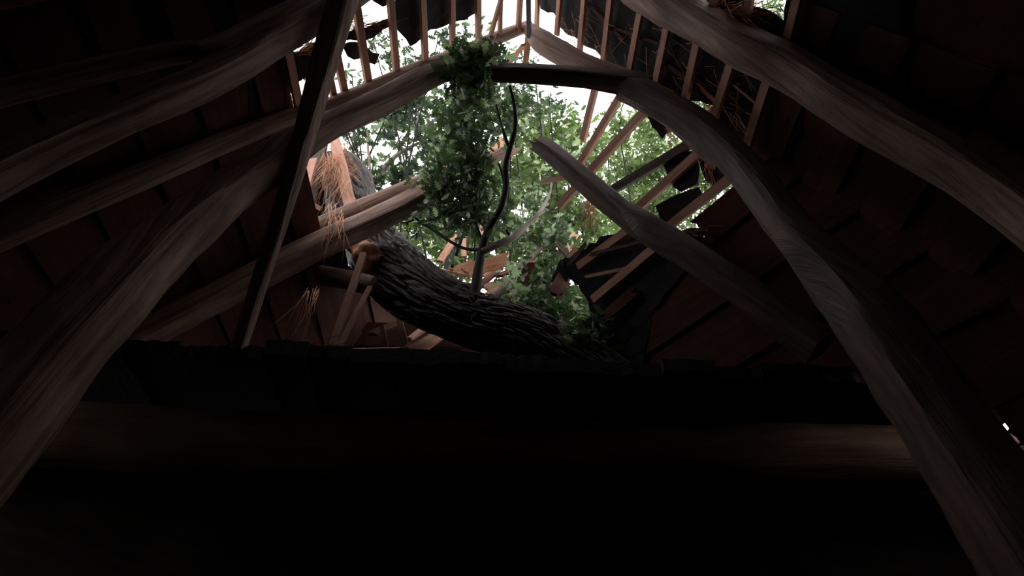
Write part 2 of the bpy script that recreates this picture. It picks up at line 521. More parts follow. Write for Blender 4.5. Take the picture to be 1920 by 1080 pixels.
# nearest truss
truss('rafter', 'round pole rafter at the top left corner, above the split hewn one', 'rafter', AtY(YZ - .05),
      [(720, -90, 30), (600, -12, 32), (480, 48, 32), (380, 95, 34)], sq=1, jit=.08, seed=11, end=[(-2.35, YZ - .05, 3.55, .075), (-4.6, YZ - .05, 1.25, .08)])
truss('rafter', 'split hewn rafter crossing the top left corner behind the leaning pole', 'rafter', PZ,
      [(770, -110, 60), (690, -42, 62), (600, 20, 62), (500, 85, 60), (400, 145, 60)], seed=12, sq=.5, end=[(-2.45, YZ, 2.2, .11), (-2.6, YZ, .5, .12), (-2.65, YZ, -1.6, .13)])
truss('rafter', 'heavy weathered rafter with a split underside crossing the top right corner', 'rafter', PZ,
      [(1120, -95, 70), (1200, -25, 72), (1290, 28, 74), (1390, 85, 78), (1490, 135, 80), (1580, 190, 84)], seed=13, sq=.5, jit=.14, end=[(2.62, YZ, 2.4, .13), (2.75, YZ, .5, .13), (2.8, YZ, -1.6, .13)])
truss('rafter', 'thin split timber lying along the top of the heavy upper right rafter', 'rafter', AtY(YZ + .1),
      [(1290, 0, 24), (1350, 40, 26), (1420, 78, 26), (1510, 122, 28), (1600, 170, 28)], seed=14)

# truss with the collar
truss('rafter', 'round pole rafter left of the ridge carrying the reddish battens', 'rafter', AtY(YA + .07),
      [(992, 48, 20), (930, 72, 24), (860, 102, 25), (790, 127, 26), (730, 152, 28), (660, 181, 28), (595, 206, 28), (540, 222, 32), (420, 268, 38)],
      sq=1, jit=.07, seed=15, mat='old', end=[(-3.2, YA + .04, 2.75, .10), (-4.6, YA + .04, 1.2, .11)])
truss('rafter', 'thick hewn principal rafter running down left from the collar beam', 'rafter', AtY(YA - .06),
      [(846, 130, 32), (797, 148, 44), (730, 185, 47), (660, 217, 50), (620, 235, 52), (570, 262, 60), (500, 310, 74), (420, 366, 80)],
      seed=16, sq=.5, jit=.12, end=[(-2.1, YA - .06, 2.2, .2), (-2.2, YA - .06, .5, .2), (-2.2, YA - .06, -1.6, .21)])
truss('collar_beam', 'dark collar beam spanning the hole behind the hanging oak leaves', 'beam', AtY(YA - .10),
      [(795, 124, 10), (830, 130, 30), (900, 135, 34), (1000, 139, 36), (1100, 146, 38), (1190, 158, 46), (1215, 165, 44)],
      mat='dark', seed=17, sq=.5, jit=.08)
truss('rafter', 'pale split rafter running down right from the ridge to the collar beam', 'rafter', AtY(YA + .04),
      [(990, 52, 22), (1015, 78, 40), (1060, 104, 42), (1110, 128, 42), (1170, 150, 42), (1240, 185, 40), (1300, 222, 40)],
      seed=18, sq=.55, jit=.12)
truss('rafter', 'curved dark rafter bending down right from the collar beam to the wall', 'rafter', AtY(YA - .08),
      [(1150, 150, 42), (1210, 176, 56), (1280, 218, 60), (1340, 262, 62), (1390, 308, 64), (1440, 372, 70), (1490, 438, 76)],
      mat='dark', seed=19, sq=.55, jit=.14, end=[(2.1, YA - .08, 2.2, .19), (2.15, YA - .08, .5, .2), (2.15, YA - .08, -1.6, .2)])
truss('rafter', 'slim bark-edged timber under the bend of the curved right rafter', 'rafter', AtY(YA + .08),
      [(1160, 178, 18), (1200, 196, 20), (1250, 226, 20), (1300, 268, 22), (1350, 312, 22)], seed=20, jit=.2)

# truss over the loft: left half standing, right half broken
truss('rafter', 'round broken pole rafter above the trunk on the left of the hole', 'rafter', AtY(YB + .06),
      [(952, 284, 22), (880, 310, 30), (800, 340, 34), (720, 374, 36), (640, 408, 38), (560, 444, 38), (430, 508, 40)],
      sq=1, jit=.08, seed=21, ragged=(.25, 0), end=[(-3.45, YB + .06, 2.66, .1)])
truss('rafter', 'hewn rafter with a pale split face passing in front of the oak trunk', 'rafter', AtY(YB - .06),
      [(832, 352, 34), (780, 376, 44), (700, 414, 48), (620, 450, 50), (530, 494, 50), (430, 544, 52)],
      seed=22, sq=.5, jit=.12, ragged=(.25, 0), end=[(-3.35, YB - .06, 2.66, .13)])
p_, r_ = spec(FACET.off(-.22), [(1014, 272, 30), (1034, 286, 36), (1090, 334, 40), (1150, 385, 44), (1200, 425, 46), (1290, 482, 44)])
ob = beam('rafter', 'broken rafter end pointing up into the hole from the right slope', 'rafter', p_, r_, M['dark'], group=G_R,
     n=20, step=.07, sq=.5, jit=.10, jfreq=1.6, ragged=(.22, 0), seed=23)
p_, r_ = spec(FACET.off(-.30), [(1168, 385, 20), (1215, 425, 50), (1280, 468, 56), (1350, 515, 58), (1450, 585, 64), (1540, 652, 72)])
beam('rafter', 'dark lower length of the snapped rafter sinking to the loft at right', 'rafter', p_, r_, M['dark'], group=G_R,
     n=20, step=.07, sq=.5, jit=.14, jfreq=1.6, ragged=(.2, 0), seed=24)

# leaning pole in front of everything at left
P0 = AtY(3.12).hit(442, 668); P1 = AtY(1.33).hit(659, -50)
mid1 = P0.lerp(P1, .42) + Vector((.02, 0, 0)); mid2 = P0.lerp(P1, .75)
pr = [w / 2 * depth(p) / FPX for p, w in ((P0, 28), (mid1, 34), (mid2, 46), (P1, 56))]
beam('leaning_pole', 'long dark pole leaning up from the loft edge at left to the roof', 'pole', [P0, mid1, mid2, P1], pr, M['old'],
     n=20, step=.08, sq=.5, jit=.12, jfreq=1.2, seed=25)

# ridge pieces
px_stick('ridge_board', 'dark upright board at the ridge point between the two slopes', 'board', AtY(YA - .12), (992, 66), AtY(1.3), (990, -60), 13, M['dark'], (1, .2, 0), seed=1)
px_stick('splinter', 'reddish splinter hanging straight down below the ridge point', 'splinter', AtY(YA + .1), (990, 72), AtY(YA + .5), (985, 124), 11, M['fresh'], (0, 1, .2), seed=2, jag=(0, .08))
px_stick('splinter', 'slanting reddish splinter below the ridge point', 'splinter', AtY(YA + .12), (982, 84), AtY(YA + .5), (952, 122), 9, M['fresh'], (0, 1, .2), seed=3, jag=(0, .08))

# ------------------------------------------------------------------ battens
LB, RB, FB = LEFT.off(.02), RIGHT.off(.02), FACET.off(.02)
GL, GR, GF = 'battens left of the ridge', 'battens right of the ridge', 'loose battens hanging over the loft'
def batten(label, plane, p0, p1, w, group, mat='batten', plane1=None, **kw):
    a = plane.hit(*p0); b = (plane1 or plane).hit(*p1)
    # run on a little past the rafter that hides its end
    wd = w * (depth(a) + depth(b)) / 2 / FPX
    return stick('roof_batten', label, 'batten', a, b, wd, wd * .55, plane.n, M[mat], group, **kw)

batten('reddish batten left of the ridge nearest the ridge board', LB, (978, -60), (972, 58), 11, GL, seed=30)
batten('thin bent batten left of the ridge leaning across its neighbour', LB, (942, -10), (920, 66), 9, GL, seed=31)
batten('thin upright batten left of the ridge, second from the ridge board', LB, (940, -60), (937, 74), 9, GL, seed=32)
batten('batten left of the ridge just right of the torn felt sheet', LB, (896, -60), (897, 90), 12, GL, seed=33)
batten('batten left of the ridge crossing the right part of the torn felt sheet', LB, (847, -60), (849, 108), 12, GL, seed=34)
batten('batten left of the ridge crossing the middle of the torn felt sheet', LB, (789, -60), (798, 124), 13, GL, seed=35)
batten('batten left of the ridge along the left edge of the torn felt sheet', LB, (727, -60), (745, 145), 14, GL, seed=36)
batten('batten left of the ridge crossing the dangling felt scrap', LB, (662, -30), (692, 164), 15, GL, seed=37)
batten('dark batten left of the ridge just right of the leaning pole', LB, (618, 40), (648, 180), 14, GL, seed=38)
batten('dark batten seen in the gap beside the leaning pole', LB, (600, 60), (628, 190), 13, GL, seed=39)
batten('lit orange-brown batten left of the leaning pole', LB, (536, 80), (562, 208), 16, GL, seed=40)

rb = [((1009, -60), (1006, 66), 10), ((1054, -60), (1044, 66), 11), ((1101, -60), (1087, 96), 12), ((1151, -60), (1131, 118), 13),
      ((1209, -20), (1179, 142), 14), ((1260, 10), (1227, 168), 15), ((1316, 45), (1281, 200), 16), ((1384, 80), (1334, 234), 17),
      ((1451, 115), (1398, 284), 18)]
wd_ = ['first', 'second', 'third', 'fourth', 'fifth', 'sixth', 'seventh', 'eighth', 'ninth']
for i, (a, b, w) in enumerate(rb):
    batten('pale batten right of the ridge, %s counting out from the ridge board' % wd_[i], RB, a, b, w, GR, seed=50 + i)
batten('batten above the heavy upper right rafter, beside the straw', RB, (1345, -60), (1335, 22), 14, GR, seed=60)
batten('batten above the heavy upper right rafter, right of the straw', RB, (1415, -60), (1396, 60), 16, GR, seed=61)
batten('batten above the heavy upper right rafter at the top right corner', RB, (1505, -40), (1470, 100), 18, GR, seed=62)

batten('short pale batten hanging below the collar beam, leftmost of the fan', FB, (1120, 150), (1091, 268), 13, GF, seed=70, jag=(0, .06))
batten('long pale batten of the fan running down behind the broken rafter end', FB, (1168, 172), (1076, 326), 14, GF, seed=71, jag=(0, .05))
batten('longest pale batten of the fan reaching down past the broken rafter end', FB, (1218, 198), (1044, 392), 16, GF, seed=72, jag=(0, .06))
px_stick('roof_batten', 'short pink batten end sticking out left behind the broken rafter', 'batten', FACET.off(.05), (1075, 331), FACET.off(.05), (1014, 340), 9, M['batten'], (0, 1, 1), GF, seed=73, jag=(0, .05))
batten('dark batten from the curved rafter to the middle of the broken rafter', FB, (1318, 256), (1136, 364), 17, GF, mat='dark', seed=74)
batten('batten crossing the round felt scrap down to the broken rafter', FB, (1338, 262), (1192, 394), 17, GF, seed=75)
batten('batten along the upper edge of the red-brown boards', FB, (1384, 322), (1236, 440), 17, GF, seed=76)
batten('dark batten crossing the felt below the snapped rafter', FB, (1188, 424), (1084, 500), 15, GF, seed=77)
batten('low batten between the felt and the red-brown boards near the loft', FB, (1232, 462), (1112, 562), 16, GF, seed=78)

# ------------------------------------------------------------------ boards still on the roof
def vp_boards(pl, direction, seeds, name_fn, group):
    pass
SL = (Vector((-1, 0, -1.16))).normalized()       # down the left slope
top = LEFT.off(.09).hit(543, 205); top = LEFT.off(.09).drop(top)
GLB = 'boards still on the left slope'
nb = 17
for i in range(nb):
    w = .235
    c = top + SL * (w * (i + .5))
    y0, y1 = 1.22, 7.6
    c = c + LEFT.n * (.014 if i % 2 else -.014)
    if i == 0: y1 = 6.2
    if i == 1: y1 = 5.6
    if c.z < LOFT + .05: y1 = LOFT_Y - .1
    a = Vector((c.x, y0, c.z)); b = Vector((c.x, y1, c.z))
    o = stick('roof_board', 'dark red-brown board on the left slope, %s down from the hole' % ords[i], 'board', a, b, w + .04, .022, LEFT.n, M['red'], GLB, seed=100 + i, jag=(0, .12), cuts=10)

for i in range(5):
    c = top - SL * (.235 * (i + .5)) + LEFT.n * (.014 if i % 2 else -.014)
    a = Vector((c.x, [3.7, 4.1, 4.6, 4.95, 5.1][i], c.z)); b = Vector((c.x, 6.3, c.z))
    stick('roof_board', 'broken board under the oak trunk, %s up from the whole boards' % ords[i], 'board', a, b, .27, .022, LEFT.n, M['red'], GLB, seed=190 + i, jag=(.3, 0), cuts=6)

SR = (_slope.normalized())
GRB = 'boards still on the right slope'
top = FACET.off(.09).hit(1392, 345)
_ds = (SR - UD * SR.dot(UD)).normalized()         # down the facet, square to the boards
ends = [1.0, 2.0, 2.4, 2.9, 3.2, 3.6, 4.0, 4.3, 4.5, 4.7, 4.9, 5.0, 5.1, 5.2]
for i in range(14):
    w = .25
    c = top + _ds * (w * (i + .5))
    t0 = (YA + .02 - c.y) / UD.y
    ts = max(t0 - .1, (c.x - XR + .04) / -UD.x)
    te = t0 + ends[i] * .95
    if c.z < LOFT + .05: te = min(te, (LOFT_Y - .1 - c.y) / UD.y)
    if te < ts + .2: continue
    a = c + UD * ts; b = c + UD * te
    q = FACET.n * (.014 if i % 2 else -.014); a += q; b += q
    stick('roof_board', 'red-brown board on the right slope, %s down from the hole' % ords[i], 'board', a, b, w + .04, .022, FACET.n, M['red'], GRB, seed=130 + i, jag=(0, .18), cuts=10)
# right slope between the near trusses, below the felt
top = RIGHT.off(.10).hit(1440, 205)
for i in range(10):
    w = .26
    c = top + SR * (w * (i + .5))
    c = c + RIGHT.n * (.014 if i % 2 else -.014)
    a = Vector((c.x, 1.2, c.z)); b = Vector((c.x, YA + .3, c.z))
    stick('roof_board', 'dark board right of the curved rafter, %s down from the felt' % ords[i], 'board', a, b, w + .04, .022, RIGHT.n, M['red'], 'boards right of the curved rafter', seed=160 + i, cuts=5)

# ------------------------------------------------------------------ felt and thatch
GS = 'torn roofing felt'
def felt(label, pl, o, px, seed, **kw):
    P = pl.off(o)
    return sheet('felt_sheet', label, 'roofing felt', [P.hit(*q) for q in px], pl.n, .014, M['felt'], GS, seed=seed, **kw)
felt('large torn felt sheet with a hanging point above the hole, left of the ridge', LEFT, .09,
     [(745, -60), (741, 52), (768, 86), (795, 62), (832, 50), (858, 38), (890, 26), (905, -10), (910, -60)], 1)
felt('small felt scrap dangling on a batten against the sky at upper left', LEFT, .10, [(640, 84), (654, 78), (690, 90), (712, 101), (704, 122), (688, 116), (652, 106)], 2)
felt('narrow dark felt strip with straw on top beside the leaning pole', LEFT, .09, [(638, 60), (690, 50), (734, 32), (738, 46), (702, 68), (670, 76), (640, 76)], 3)
felt('dark felt patch left of the leaning pole below the small sky gap', LEFT, .085, [(470, 70), (546, 98), (600, 80), (640, 84), (636, 124), (604, 138), (584, 140), (562, 150), (545, 170), (540, 215), (470, 215)], 4)
felt('broad felt sheet in the shade under the split hewn rafter', LEFT, .08, [(100, -60), (700, -60), (692, -4), (655, 14), (608, 46), (562, 66), (548, 100), (520, 160), (200, 160)], 5)
felt('small felt rag at the top edge beside the torn sheet', LEFT, .09, [(694, -40), (742, -40), (736, 4), (716, 12), (700, 2)], 6)

felt('dark felt sheet beside the ridge board on the right slope', RIGHT, .10, [(1010, -70), (1014, 16), (1040, 26), (1046, 50), (1086, 76), (1132, 108), (1140, 60), (1150, -70)], 7)
felt('dark felt sheet under the middle right battens', RIGHT, .095, [(1135, -70), (1126, 112), (1180, 144), (1232, 182), (1290, 206), (1296, 184), (1305, 100), (1330, -70)], 8)
felt('dark felt sheet under the outer right battens', RIGHT, .09, [(1290, -10), (1290, 186), (1336, 198), (1336, 232), (1390, 280), (1450, 330), (1500, 250), (1500, 60), (1400, 0)], 9)
felt('felt sheet at the top right corner above the heavy rafter', RIGHT, .09, [(1335, 24), (1400, 34), (1440, 22), (1470, 40), (1480, -60), (1680, -60), (1700, 180), (1500, 180), (1300, 40)], 10)
felt('round-cornered felt scrap hanging on battens against the trees', FACET, .07, [(1243, 306), (1258, 290), (1300, 284), (1313, 318), (1310, 346), (1278, 360), (1264, 352), (1250, 322)], 11)
felt('square felt scrap above the edge of the red-brown boards', FACET, .07, [(1229, 386), (1288, 358), (1310, 350), (1319, 368), (1302, 392), (1262, 420), (1240, 414)], 12)
felt('small felt flap hanging below the curved rafter', FACET, .07, [(1204, 206), (1258, 226), (1262, 240), (1240, 260), (1222, 238)], 13)
felt('ragged felt piece tucked under the curved rafter beside the straw', FACET, .07, [(1302, 288), (1336, 290), (1366, 322), (1345, 345), (1334, 348), (1314, 318)], 14)
felt('large dark felt sheet sagging below the snapped rafter', FACET, .09, [(1052, 492), (1090, 470), (1140, 442), (1200, 436), (1262, 430), (1320, 430), (1310, 480), (1230, 580), (1205, 690), (1110, 690), (1104, 640), (1112, 590), (1090, 548)], 15, curl=.06)
felt('dark felt corner behind the small branch fork near the loft', FACET, .12, [(1036, 520), (1052, 486), (1072, 500), (1060, 540), (1040, 552)], 16)

def straw_px(label, plane, box, n, ln, dpx, spread=.35, rad=.004, group='tufts of thatch straw', droop=.25, vec=None):
    p0, ds, ls = [], [], []
    x0, y0, x1, y1 = box
    for _ in range(n):
        x, y = random.uniform(x0, x1), random.uniform(y0, y1)
        a = plane.hit(x, y); b = plane.hit(x + dpx[0], y + dpx[1])
        d = (b - a).normalized() + Vector((random.gauss(0, spread), random.gauss(0, spread), random.gauss(0, spread)))
        p0.append(a + Vector((0, random.gauss(0, .02), 0))); ds.append(d); ls.append(random.uniform(.5, 1.2) * ln)
    return straw_bundle('straw_tuft', label, p0, ds, ls, rad, M['straw'], group, droop)

straw_px('big tangled straw bundle hanging beside the reddish batten left of the trunk', AtY(3.75), (606, 288, 640, 330), 130, .55, (-4, 60), .22, .0045)
straw_px('curled orange straw tuft packed behind the reddish batten left of the trunk', AtY(3.95), (608, 280, 655, 330), 150, .22, (30, -10), .9, .0045)
straw_px('loose straws fanning over the round rafter above the trunk', AtY(3.6), (640, 320, 660, 345), 14, .6, (20, 60), .35, .004)
straw_px('long straws hanging in front of the hewn rafter at left', AtY(3.5), (612, 370, 648, 420), 30, .5, (-12, 60), .16, .004)
straw_px('thin straw wisp hanging in the dark above the loft at left', AtY(3.4), (572, 540, 604, 552), 18, .55, (-22, 70), .08, .003)
straw_px('few straws lying on the loft edge beside the two leaning battens', AtY(3.05), (575, 646, 620, 656), 10, .25, (40, -8), .35, .003)
straw_px('straw along the top of the narrow felt strip', LEFT.off(.11), (640, 46, 736, 50), 60, .22, (30, -10), .25, .0035)
straw_px('straw at the torn felt edge left of the leaning pole', LEFT.off(.07), (548, 88, 598, 102), 45, .22, (36, -14), .3, .0035)
straw_px('straw bunch in the gap above the left pole rafter', LEFT.off(.12), (538, 172, 556, 196), 50, .2, (8, 20), .7, .0035)
straw_px('straw fringe under the felt beside the ridge board', RIGHT.off(.06), (1040, 20, 1120, 90), 30, .35, (30, 34), .4, .003)
straw_px('dim straws under the felt between the middle right battens', RIGHT.off(.06), (1130, 30, 1290, 170), 60, .35, (40, 30), .45, .003)
straw_px('dim straws under the felt between the outer right battens', RIGHT.off(.055), (1280, 110, 1400, 230), 40, .35, (40, 30), .45, .003)
straw_px('bright straw wisp at the small sky gap by the curved rafter', RIGHT.off(.07), (1318, 196, 1336, 226), 40, .16, (10, 24), .5, .003)
straw_px('orange straw heap under the gap at the top right corner', RIGHT.off(.05), (1338, 10, 1398, 30), 110, .3, (50, 8), .4, .0045)
straw_px('straw fringe on the felt flap below the curved rafter', FACET.off(.05), (1248, 222, 1264, 244), 35, .18, (4, 30), .35, .003)
straw_px('straw and splinters between curved rafter and round felt scrap', FACET.off(.05), (1318, 280, 1345, 312), 45, .3, (14, 34), .45, .004)
straw_px('straw tuft hanging under the broken rafter end', FACET.off(.02), (1096, 372, 1118, 384), 40, .28, (0, 40), .2, .0035)
straw_px('straw wisps along the upper edge of the red-brown boards', FACET.off(.05), (1270, 425, 1330, 440), 18, .2, (20, -10), .5, .003)
straw_px('straw tuft poking from the gap above the trunk at left', AtY(3.9), (566, 270, 600, 310), 45, .2, (16, -20), .6, .004)

# ------------------------------------------------------------------ loose wood round the trunk
GD = 'splintered roof wood round the hole'
def loose(name, label, Y0, p0, Y1, p1, w, mat='batten', cat='batten', hk=.5, nrm=(0, 1, .6), **kw):
    return px_stick(name, label, cat, AtY(Y0), p0, AtY(Y1), p1, w, M[mat], nrm, GD, hk=hk, **kw)
loose('roof_batten', 'reddish batten standing beside the big straw bundle', 3.86, (626, 255), 3.72, (658, 388), 20, seed=200)
loose('roof_board', 'dark board standing left of the big straw bundle', 3.9, (600, 262), 3.75, (568, 400), 34, 'dark', 'board', seed=201, hk=.2)
loose('roof_batten', 'dim batten slanting left of the big straw bundle', 3.8, (588, 300), 3.6, (562, 392), 16, seed=202)
loose('splinter', 'short stick poking right out of the dark left of the straw', 3.4, (546, 360), 3.5, (602, 392), 8, cat='splinter', seed=203, jag=(.04, 0))
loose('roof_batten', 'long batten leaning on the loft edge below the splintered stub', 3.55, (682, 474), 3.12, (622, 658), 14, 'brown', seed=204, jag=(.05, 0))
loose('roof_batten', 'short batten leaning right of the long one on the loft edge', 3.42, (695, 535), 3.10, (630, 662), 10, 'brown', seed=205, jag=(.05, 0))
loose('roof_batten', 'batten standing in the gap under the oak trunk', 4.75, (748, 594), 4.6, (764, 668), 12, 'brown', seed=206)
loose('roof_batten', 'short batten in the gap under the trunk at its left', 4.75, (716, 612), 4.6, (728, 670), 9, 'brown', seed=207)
loose('roof_board', 'pale broken board lying slantwise under the oak trunk', 4.5, (760, 668), 4.7, (826, 622), 34, 'fresh', 'board', hk=.2, seed=208, jag=(.05, .05), nrm=(.3, -1, .6))
loose('splinter', 'pale splinter leaning across the broken board under the trunk', 4.4, (758, 652), 4.5, (812, 618), 6, cat='splinter', mat='batten', seed=209, jag=(.03, .03))
loose('roof_board', 'orange split board lying beyond the trunk right of the upright branch', 5.0, (868, 512), 5.0, (958, 484), 26, 'fresh', 'board', hk=.25, seed=210, jag=(.1, .1))
loose('roof_board', 'brown board beyond the trunk below the orange split board', 5.0, (905, 548), 5.1, (968, 526), 26, 'batten', 'board', hk=.25, seed=211, jag=(.1, .1))
loose('roof_board', 'rounded orange board end beyond the trunk left of the upright branch', 5.0, (846, 512), 5.0, (888, 498), 20, 'fresh', 'board', hk=.5, seed=212, jag=(.06, .06))
loose('splinter', 'lit splintered batten standing right of the grey limb', 5.0, (984, 528), 5.0, (1008, 470), 10, 'fresh', 'splinter', seed=213, jag=(.05, .1))
loose('splinter', 'pale split batten leaning beyond the trunk at far left', 4.9, (824, 492), 5.1, (852, 446), 11, 'fresh', 'splinter', seed=214, jag=(.05, .1))
loose('roof_batten', 'upright batten beyond the trunk behind the thin twigs', 5.2, (870, 482), 5.3, (868, 416), 9, seed=215)
loose('roof_batten', 'short upright batten behind the upright branch', 5.2, (906, 460), 5.3, (902, 420), 8, seed=216)
loose('roof_batten', 'slanting batten stump beyond the pale leaves', 4.9, (1050, 482), 5.0, (1080, 438), 14, seed=217, jag=(0, .08))
loose('roof_board', 'red-brown torn board hanging at the left edge of the sagging felt', 4.2, (1086, 468), 4.1, (1038, 556), 26, 'red', 'board', hk=.25, seed=218, jag=(.05, .12))
loose('splinter', 'dark jagged splinter at the fork above the sagging felt', 4.2, (1044, 456), 4.2, (1072, 486), 10, 'dark', 'splinter', seed=219, jag=(.06, .0))
loose('roof_board', 'orange board corner showing through the leaves above the broken rafter', 4.6, (912, 300), 4.7, (946, 262), 16, 'fresh', 'board', hk=.3, seed=220, jag=(.06, .06))

# broken stub with splintered end
P = [AtY(3.95).hit(*q) for q in ((600, 516), (650, 524), (700, 536))]
stub = empty('log_stub', P[0]); tag(stub, 'short sawn log end sticking out left of the oak trunk', 'log', GD)
beam('log', None, None, P, [.5 * 38 * depth(P[0]) / FPX] * 3, M['old'], parent=stub, n=16, step=.06, jit=.07, seed=41)
P = [AtY(4.0).hit(*q) for q in ((660, 450), (684, 472), (710, 500))]
stub2 = empty('broken_limb', P[0]); tag(stub2, 'splintered orange limb stub with mossy side left of the trunk', 'limb', GD)
beam('split_wood', None, None, P, [.5 * w * depth(P[0]) / FPX for w in (26, 42, 46)], M['fresh'], parent=stub2, n=22, step=.025, jit=.5, jfreq=8, ragged=(.2, .03), seed=42)['label'] = 'orange splintered end'
P = [AtY(4.05).hit(*q) for q in ((700, 468), (712, 496), (708, 528))]
beam('moss', None, None, P, [.5 * w * depth(P[0]) / FPX for w in (16, 24, 18)], M['moss'], parent=stub2, n=14, step=.03, jit=.5, jfreq=9, seed=43)['label'] = 'green moss'

# far end of the roof, low and broken
GH = 'boards of the broken far end'
hd = Vector((0, -1, 1.3)).normalized()
for i in range(14):
    c = Vector((0, 6.75, 6.9 + EYE - 1.3 * (6.75 - 3.9))) + hd * (.27 * (i - 2))
    x0 = -2.9 + random.uniform(-.1, .1); x1 = 3.2
    if i >= 8: x0, x1 = -1.9 + random.uniform(-.4, .2), 1.5 + random.uniform(-.5, .2)
    if i >= 11: x0, x1 = [-.35, .0, .2][i - 11], [1.5, 1.3, .9][i - 11]
    a = Vector((x0, c.y, c.z + random.uniform(-.03, .03))); b = Vector((x1, c.y, c.z))
    stick('roof_board', 'red-brown board of the broken far end behind the trunk, %s up from the loft' % ords[i], 'board', a, b, .29, .03, HIP.n, M['red'], GH, seed=230 + i, jag=(.25, .25), cuts=14)

# ================================================================== FALLEN OAK
def bark_disp(ln, th, r):
    c, s = math.cos(th), math.sin(th)
    w = noise.noise(Vector((ln * 1.3, c * 2.2, s * 2.2))) * .35
    q = Vector((ln * 3.0, (c + w * .3) * 6.3, (s + w * .3) * 6.3))
    v = noise.noise(q)
    groove = max(0, 1 - abs(v) * 4.2)
    v2 = noise.noise(Vector((ln * 5.5, c * 14, s * 14)))
    groove2 = max(0, 1 - abs(v2) * 5)
    f = noise.noise(Vector((ln * 16, c * 22, s * 22)))
    return -.048 * groove - .012 * groove2 + .008 * f + .05 * noise.noise(Vector((ln * .9, c * 1.2, s * 1.2)))

tr_px = [(1180, 742, 104, 4.25), (1065, 676, 112, 4.2), (975, 628, 116, 4.15), (872, 594, 116, 4.15), (775, 540, 126, 4.2), (712, 480, 118, 4.3), (668, 408, 100, 4.42), (626, 330, 92, 4.6)]
tp, trd = [], []
for x, y, w, Y in tr_px:
    p = AtY(Y).hit(x, y); tp.append(p); trd.append(.5 * w * depth(p) / FPX)
tp += [Vector((-3.4, 5.4, 7.4)), Vector((-5.6, 6.4, 5.6)), Vector((-7.6, 7.2, 2.6)), Vector((-8.8, 7.6, -.1))]
trd += [.38, .40, .43, .5]
oak = empty('fallen_oak', tp[-1]); tag(oak, 'big dark oak trunk fallen through the roof onto the loft with leafy branches', 'tree')
V, F, UV = sweep(tp, trd, n=300, step=.020, ref=(0, 0, 1), disp=bark_disp)
trunk = mesh_obj('trunk', V, F, UV, M['bark'], oak)
trunk['label'] = 'thick trunk with furrowed dark bark'
# knot: rings of swollen bark with a hollow, on the side facing the viewer
kc = AtY(4.15).hit(906, 606); kc = kc + (CAM - kc).normalized() * (.5 * 116 * depth(kc) / FPX * .97)
kn = (CAM - kc).normalized(); ka = kn.orthogonal().normalized(); kb = kn.cross(ka)
V, F, UV = [], [], []
prof = [(0.0, -.03), (.025, -.03), (.045, .02), (.06, .035), (.075, .015), (.09, .030), (.11, .012), (.125, .02), (.15, -.03), (.18, -.10)]
NK = 40
for i, (r, h) in enumerate(prof):
    for k in range(NK):
        th = 2 * math.pi * k / NK
        j = 1 + .18 * noise.noise(Vector((math.cos(th) * 1.5, math.sin(th) * 1.5, r * 20)))
        V.append(kc + (ka * math.cos(th) + kb * math.sin(th)) * r * j * .85 + kn * (h + .01 * noise.noise(Vector((th * 3, r * 30, 2))) - .05))
        UV.append((r, th * .1))
for i in range(len(prof) - 1):
    for k in range(NK):
        F.append((i * NK + k, i * NK + (k + 1) % NK, (i + 1) * NK + (k + 1) % NK, (i + 1) * NK + k))
mesh_obj('knot', V, F, UV, M['bark'], oak)

def branch(parent, pts, mat='twig', name='branch', seed=0, label=None, n=10):
    """pts: (px, py, Y, pixel width)"""
    P, R_ = [], []
    for x, y, Y, w in pts:
        p = AtY(Y).hit(x, y); P.append(p); R_.append(.5 * w * depth(p) / FPX)
    V, F, UV = sweep(P, R_, n=n, step=.04, jit=.12, jfreq=7, seed=seed, ref=(0.3, 1, 0.2))
    o = mesh_obj(name, V, F, UV, M[mat], parent)
    if label: o['label'] = label
    return o
branch(oak, [(884, 585, 4.0, 26), (891, 545, 3.92, 21), (898, 500, 3.82, 18), (905, 462, 3.72, 16), (918, 425, 3.55, 14), (938, 392, 3.35, 13), (949, 350, 3.2, 12), (948, 312, 3.02, 11),
             (957, 275, 2.85, 10), (966, 240, 2.7, 9), (964, 195, 2.5, 7), (955, 160, 2.35, 5)], seed=301, label='dark upright branch', n=12)
branch(oak, [(903, 472, 3.74, 13), (935, 458, 3.7, 13), (965, 444, 3.7, 12), (990, 420, 3.75, 10), (1012, 398, 3.8, 8), (1030, 365, 4.05, 5), (1034, 340, 4.1, 4)], 'limb', seed=302, label='pale grey side branch')
branch(oak, [(903, 468, 3.72, 8), (875, 467, 3.8, 6), (848, 455, 3.8, 6), (820, 436, 3.8, 6), (798, 422, 3.8, 6), (775, 405, 3.75, 4), (766, 385, 3.7, 3), (764, 362, 3.65, 3)], seed=303)
branch(oak, [(776, 412, 3.78, 4), (758, 418, 3.8, 3), (738, 414, 3.8, 3)], seed=304)
branch(oak, [(906, 455, 3.8, 7), (896, 430, 3.8, 5), (890, 412, 3.8, 4)], seed=305)
branch(oak, [(955, 440, 3.88, 7), (948, 425, 3.85, 6), (952, 385, 3.8, 5), (955, 350, 3.7, 3)], seed=306)
branch(oak, [(948, 350, 3.2, 7), (940, 320, 3.15, 5), (934, 306, 3.1, 3)], seed=307)
branch(oak, [(957, 285, 2.9, 7), (945, 250, 2.75, 6), (938, 225, 2.7, 5), (930, 195, 2.6, 4)], seed=308)
branch(oak, [(848, 500, 4.6, 7), (851, 470, 4.6, 5), (860, 440, 4.6, 4), (866, 420, 4.6, 3)], seed=309)
branch(oak, [(880, 410, 4.3, 4), (868, 440, 4.5, 5), (855, 480, 4.7, 7)], seed=310)
branch(oak, [(840, 280, 3.4, 4), (843, 215, 3.3, 5), (840, 180, 3.2, 3), (830, 150, 3.0, 2)], seed=311)
